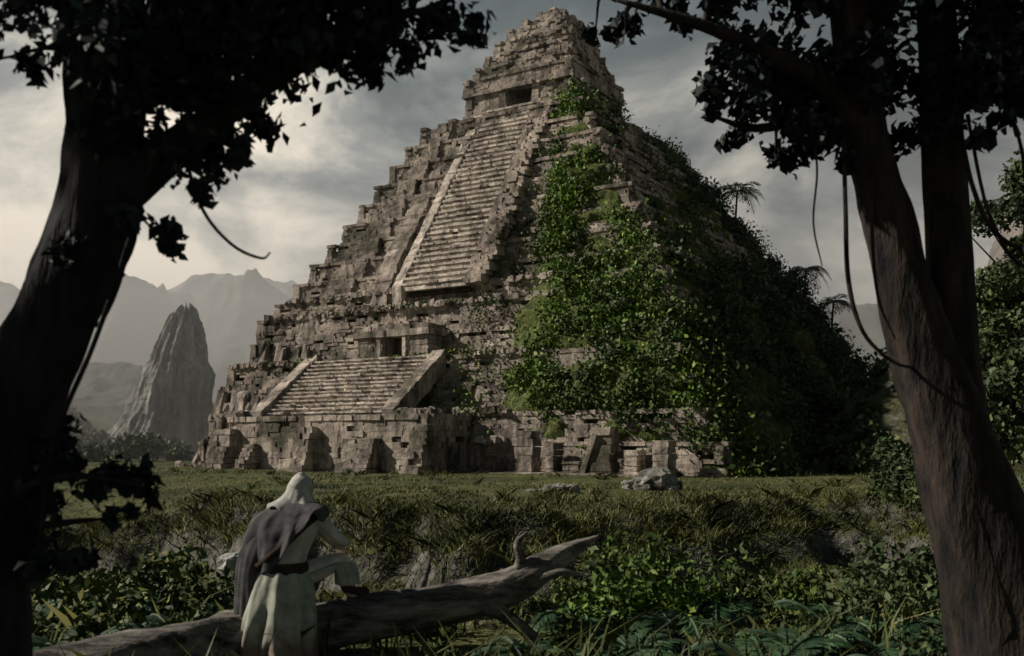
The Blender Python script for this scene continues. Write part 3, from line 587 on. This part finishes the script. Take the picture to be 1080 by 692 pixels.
# ------------------------------------------------------------ the hooded person
HP=empty('hooded_person',(-1.93,8.66,.15)); ho=np.array([-1.93,8.66,.15])
SKIN=cloth_mat('skin',(.30,.17,.11),(.38,.23,.16),20); PALE=cloth_mat('pale_linen',(.30,.30,.27),(.50,.49,.44),9); ROBE=cloth_mat('robe_cloth',(.18,.21,.175),(.38,.40,.34),7,(.17,.045,.04))
CAPE=cloth_mat('dark_wool',(.03,.032,.035),(.085,.085,.088),8); LEATH=cloth_mat('leather',(.02,.014,.01),(.05,.035,.025),14); HOODM=cloth_mat('hood_linen',(.26,.27,.255),(.46,.455,.42),10)
def skin(name,verts,edges,rad,mat,sub=2):
    me=bpy.data.meshes.new(name); me.from_pydata([tuple(np.array(v)-ho) for v in verts],edges,[]); ob=bpy.data.objects.new(name,me); S.collection.objects.link(ob); ob.parent=HP
    m=ob.modifiers.new('s','SKIN'); m.use_smooth_shade=True
    for i,r in enumerate(rad): me.skin_vertices[0].data[i].radius=(r,r)
    me.skin_vertices[0].data[0].use_root=True
    s=ob.modifiers.new('d','SUBSURF'); s.levels=sub; s.render_levels=sub; me.materials.append(mat); return ob
V=[(-1.94,8.62,.88),(-1.94,8.64,1.06),(-1.92,8.74,1.28),(-1.875,8.85,1.42),(-1.85,8.93,1.50),
 (-2.10,8.78,1.33),(-2.22,8.86,1.08),(-2.10,9.06,.99),(-1.72,8.80,1.35),(-1.50,8.80,1.14),(-1.49,9.05,1.08),
 (-2.04,8.63,.84),(-2.03,8.84,.52),(-2.04,8.62,.24),(-2.04,8.82,.19),(-1.83,8.66,.84),(-1.48,8.98,.98),(-1.42,8.86,.70),(-1.30,9.00,.665)]
E=[(0,1),(1,2),(2,3),(3,4),(2,5),(5,6),(6,7),(2,8),(8,9),(9,10),(0,11),(11,12),(12,13),(13,14),(0,15),(15,16),(16,17),(17,18)]
Rr=[.15,.14,.16,.065,.07,.09,.065,.045,.09,.07,.045,.11,.075,.05,.04,.12,.09,.06,.04]
skin('body',V,E,Rr,PALE)
skin('boots',[(-2.04,8.60,.42),(-2.04,8.60,.24),(-2.04,8.72,.20),(-2.04,8.86,.18)],[(0,1),(1,2),(2,3)],[.068,.065,.058,.045],LEATH)
skin('boot_on_log',[(-1.45,8.91,.84),(-1.42,8.86,.71),(-1.35,8.95,.68),(-1.27,9.05,.68)],[(0,1),(1,2),(2,3)],[.068,.065,.055,.046],LEATH)
def hand(name,w,fd,side,dn):
    w=np.array(w);fd=unit(np.array(fd,float));sd=unit(np.array(side,float));dn=unit(np.array(dn,float))
    V=[w,w+fd*.045,w+fd*.085];E=[(0,1),(1,2)];R=[.028,(.036),(.034)]
    for i,(off,L) in enumerate(((-.03,.068),(-.01,.078),(.011,.072),(.03,.056))):
        b=len(V); V+=[w+fd*.09+sd*off,w+fd*(.09+L*.5)+sd*off*1.15+dn*.012,w+fd*(.09+L*.8)+sd*off*1.2+dn*.04]; R+=[.011,.0095,.008]; E+=[(2,b),(b,b+1),(b+1,b+2)]
    b=len(V); V+=[w+fd*.035-sd*.035,w+fd*.07-sd*.062+dn*.01,w+fd*.095-sd*.068+dn*.025]; R+=[.014,.011,.009]; E+=[(1,b),(b,b+1),(b+1,b+2)]
    skin(name,V,E,R,SKIN,1)
hand('hand_on_knee',(-1.49,9.06,1.08),(-.1,1,-.35),(1,.1,0),(0,-.2,-1)); hand('other_hand',(-2.09,9.07,.99),(.6,.8,-.1),(-.8,.6,0),(0,0,-1))
def loft(name,rings,mat,seg=96,folds=0,fa=0,ph=0,noise_=.01,hem=None,thick=.012):
    Q=crom(np.array(rings,float),6); nz=len(Q); th=np.linspace(0,2*math.pi,seg,endpoint=False)[None,:]
    t=np.linspace(0,1,nz)[:,None]
    w1=th*folds+ph+1.6*np.sin(t*2.4+ph)+.9*np.sin(th*2+ph)
    f=(1-2*np.abs(np.sin(w1/2))**.8)*fa*t**.7+ .5*fa*t*np.sin(th*(folds+5)+3*ph+3*t)
    n=fbm(xyz(np.cos(th)*2.2,np.sin(th)*2.2,t*4+ph),4)*noise_*3
    k=1+f+n
    X=Q[:,0:1]+np.cos(th)*Q[:,3:4]*k; Y=Q[:,1:2]+np.sin(th)*Q[:,4:5]*k; Z=Q[:,2:3]+0*th
    if hem is not None: 
        top=Q[0,2]; bot=Q[-1,2]; hz=hem(th); Z=top+(Z-top)*(top-hz)/(top-bot)
    V=(xyz(X,Y,Z)-ho).reshape(-1,3); o=mk(name,V,grid_faces(nz,seg,True),mat,HP,True)
    m=o.modifiers.new('t','SOLIDIFY'); m.thickness=thick; m.offset=0; s=o.modifiers.new('d','SUBSURF'); s.levels=1; s.render_levels=1; return o
loft('tunic',[(-1.87,8.86,1.44,.085,.08),(-1.88,8.84,1.41,.14,.12),(-1.90,8.78,1.37,.235,.16),(-1.91,8.73,1.26,.26,.185),(-1.93,8.67,1.12,.225,.18),(-1.945,8.63,1.0,.20,.175),(-1.95,8.62,.91,.20,.18),(-1.96,8.62,.82,.225,.2)],PALE,96,9,.06,.5,.03)
loft('robe_skirt',[(-1.95,8.62,.95,.195,.175),(-1.95,8.60,.84,.25,.22),(-1.96,8.57,.68,.295,.26),(-1.98,8.54,.5,.325,.285),(-2.01,8.50,.32,.345,.30),(-2.03,8.46,.14,.365,.32)],ROBE,120,10,.16,1.2,.05)
loft('belt',[(-1.945,8.63,.99,.212,.19),(-1.945,8.63,.96,.222,.198),(-1.945,8.625,.92,.224,.2),(-1.95,8.62,.895,.218,.196)],LEATH,60,0,0,0,.006)
loft('thigh_cloth',[(-1.90,8.66,.86,.15,.14),(-1.78,8.74,.88,.165,.14),(-1.64,8.86,.92,.15,.14),(-1.52,8.95,.95,.11,.13),(-1.45,8.94,.88,.10,.115),(-1.43,8.90,.76,.10,.105)],ROBE,60,7,.10,.3,.05)
loft('sleeve',[(-1.74,8.79,1.37,.09,.10),(-1.66,8.79,1.31,.10,.10),(-1.57,8.80,1.22,.09,.095),(-1.50,8.82,1.14,.085,.085),(-1.485,8.90,1.10,.07,.08)],PALE,48,6,.09,.9,.04)
loft('cowl',[(-1.845,8.90,1.63,.098,.115),(-1.85,8.885,1.56,.108,.125),(-1.86,8.86,1.49,.145,.14),(-1.875,8.83,1.44,.195,.16),(-1.885,8.81,1.41,.235,.18)],HOODM,96,9,.05,.4,.02,hem=lambda th:1.41+.03*np.sin(5*th)-.02*np.cos(th))
loft('shoulder_cape',[(-1.86,8.86,1.475,.15,.14),(-1.875,8.83,1.435,.215,.175),(-1.90,8.79,1.38,.29,.205),(-1.92,8.76,1.30,.335,.225),(-1.93,8.72,1.2,.35,.235),(-1.945,8.68,1.08,.35,.24),(-1.95,8.66,.98,.345,.24)],CAPE,120,10,.08,2.1,.03,hem=lambda th:1.06+.27*np.clip(np.cos(th-.15)*1.4+.1,-.6,1)-.05*np.sin(3*th)+.025*np.sin(9*th))
loft('cloak_tail',[(-2.10,8.68,1.26,.08,.06),(-2.15,8.60,1.10,.12,.085),(-2.17,8.53,.92,.12,.08),(-2.17,8.50,.7,.12,.075),(-2.17,8.47,.45,.13,.07)],CAPE,60,5,.16,.2,.05)
sp=crom([(-1.66,8.70,1.37),(-1.73,8.56,1.30),(-1.86,8.48,1.17),(-2.0,8.44,1.05),(-2.12,8.47,.95)],6)
def tubeQ(name,P,w,t,mat):
    T=np.gradient(P,axis=0);T=unit(T); nrm=np.array([0,-1,.25]); s=unit(np.cross(T,nrm)); n=unit(np.cross(s,T))
    ring=[(-w,-t),(w,-t),(w,t),(-w,t)]; V=np.concatenate([[p+s_*a+n_*b for a,b in ring] for p,s_,n_ in zip(P,s,n)]); 
    mk(name,V-ho,grid_faces(len(P),4,True),mat,HP,False)
tubeQ('strap',sp,.028,.012,LEATH)
def ell(name,c,r,mat,fn=None,nu=28,nv=36,cut=None,tilt=0):
    la=np.linspace(-math.pi/2+.03,math.pi/2-.03,nu)[:,None]; th=np.linspace(0,2*math.pi,nv,endpoint=False)[None,:]
    V=xyz(np.cos(la)*np.cos(th),np.cos(la)*np.sin(th),np.sin(la)+0*th)
    if fn is not None: V=fn(V)
    F=grid_faces(nu,nv,True)
    flat=V.reshape(-1,3)
    if cut is not None: F=F[[not cut(flat[q].mean(0)) for q in F]]
    return mk(name,flat*np.array(r)+np.array(c)-ho,F,mat,HP,True)
def headfn(V):
    W=V.copy(); f=np.clip(V[...,1],0,1)
    W[...,0]*=1-.18*np.clip(-V[...,2],0,1)*1.2
    W[...,1]+=.22*np.exp(-((V[...,0]/.16)**2+((V[...,2]+.12)/.2)**2))*(f>0)
    W[...,1]-=.07*np.exp(-(((np.abs(V[...,0])-.38)/.16)**2+((V[...,2]-.06)/.12)**2))*(f>0)
    W[...,1]+=.05*np.exp(-((V[...,0]/.25)**2+((V[...,2]+.48)/.07)**2))*(f>0)
    W[...,1]+=.06*np.exp(-((V[...,0]/.25)**2+((V[...,2]+.85)/.15)**2))*(f>0)
    return W
hc=np.array([-1.84,8.93,1.60])
ell('head',hc,(.078,.098,.118),SKIN,headfn,60,72)
EYE=cloth_mat('eye',(.5,.5,.5),(.6,.6,.6))
for sx in (-1,1): ell('eye',hc+[sx*.03,.082,.007],(.012,.01,.011),EYE,None,10,12); ell('ear',hc+[sx*.079,0,-.005],(.01,.02,.03),SKIN,None,10,12)
def hoodfn(V):
    W=V.copy(); z=V[...,2]; y=V[...,1]
    W[...,0]*=1-.15*np.clip(z,0,1)**1.5
    W[...,2]+=.04*np.exp(-((y-.1)/.5)**2)*(z>0)*z
    W[...,1]-=.22*np.exp(-((z-.45)/.35)**2)*np.clip(-y,0,1)
    W[...,1]+=.12*np.clip(y,0,1)*(z>0)
    W*= (1+.07*fbm(V*2.0,4)-.03*np.abs(np.sin(z*7+V[...,0]*3)))[...,None]; return W
h=ell('hood',hc+[0,-.02,-.012],(.112,.130,.138),HOODM,hoodfn,48,64,cut=lambda c:(c[1]>.66 and c[2]<.55))
m=h.modifiers.new('t','SOLIDIFY'); m.thickness=.01
# ------------------------------------------------------------ light, world, camera
EL,AZ=math.radians(34),math.radians(-86)   # azimuth measured from +Y towards +X
sd=Vector((math.cos(EL)*math.sin(AZ),math.cos(EL)*math.cos(AZ),math.sin(EL)))
L=bpy.data.lights.new('sun','SUN'); L.energy=5.0; L.angle=math.radians(1.); L.color=(1,.90,.78); lo=bpy.data.objects.new('sun',L); S.collection.objects.link(lo); lo.rotation_euler=sd.to_track_quat('Z','Y').to_euler()
W=bpy.data.worlds.new('World'); S.world=W; W.use_nodes=True; nt=W.node_tree; nt.nodes.clear()
out=N(nt,'ShaderNodeOutputWorld'); bg=N(nt,'ShaderNodeBackground'); nt.links.new(bg.outputs[0],out.inputs[0])
sky=N(nt,'ShaderNodeTexSky',sky_type='NISHITA',sun_disc=False,sun_elevation=EL,sun_rotation=AZ); sky.dust_density=3
tc=N(nt,'ShaderNodeTexCoord'); sx=N(nt,'ShaderNodeSeparateXYZ'); nt.links.new(tc.outputs['Generated'],sx.inputs[0])
mp=N(nt,'ShaderNodeMapping'); mp.inputs['Scale'].default_value=(1,1,2.0); mp.inputs['Location'].default_value=(.3,1.1,.2); nt.links.new(tc.outputs['Generated'],mp.inputs[0])
n1=noise(nt,mp.outputs[0],3.4,8,.62,.4)
dp=N(nt,'ShaderNodeVectorMath',operation='DOT_PRODUCT'); nt.links.new(tc.outputs['Generated'],dp.inputs[0]); dp.inputs[1].default_value=(-.31,.93,.19)
gp=ramp(nt,dp.outputs['Value'],[(.84,0),(.94,.08),(1,.24)])     # the cloud deck thins towards the break
ma=N(nt,'ShaderNodeMath',operation='MULTIPLY_ADD'); nt.links.new(n1,ma.inputs[0]); ma.inputs[1].default_value=-1.15
ad=N(nt,'ShaderNodeMath',operation='ADD'); nt.links.new(sx.outputs[2],ad.inputs[0]); ad.inputs[1].default_value=.62; nt.links.new(ad.outputs[0],ma.inputs[2])
sb=N(nt,'ShaderNodeMath',operation='SUBTRACT'); nt.links.new(ma.outputs[0],sb.inputs[0]); nt.links.new(gp,sb.inputs[1])
cl=ramp(nt,sb.outputs[0],[(.0,(.90,.79,.64)),(.10,(.60,.56,.47)),(.22,(.22,.235,.225)),(.32,(.070,.096,.103)),(.48,(.034,.054,.062))])
gl=ramp(nt,dp.outputs['Value'],[(.5,.62),(.85,.75),(1,1.)])
cl=mixc(nt,1,cl,gl,'MULTIPLY')
sc_=N(nt,'ShaderNodeVectorMath',operation='SCALE'); nt.links.new(cl,sc_.inputs[0]); sc_.inputs['Scale'].default_value=13
col=mixc(nt,.95,sky.outputs[0],sc_.outputs[0])
nt.links.new(col,bg.inputs[0]); bg.inputs[1].default_value=.10
cam=bpy.data.cameras.new('camera'); co=bpy.data.objects.new('camera',cam); S.collection.objects.link(co); co.location=(0,0,2); co.rotation_euler=(math.radians(90),0,0)
cam.lens=36; cam.sensor_width=36; cam.shift_y=.111; cam.clip_end=5000; cam.dof.use_dof=True; cam.dof.focus_distance=20; cam.dof.aperture_fstop=2.0
S.camera=co
print('polys',sum(len(o.data.polygons) for o in S.objects if o.type=='MESH'))
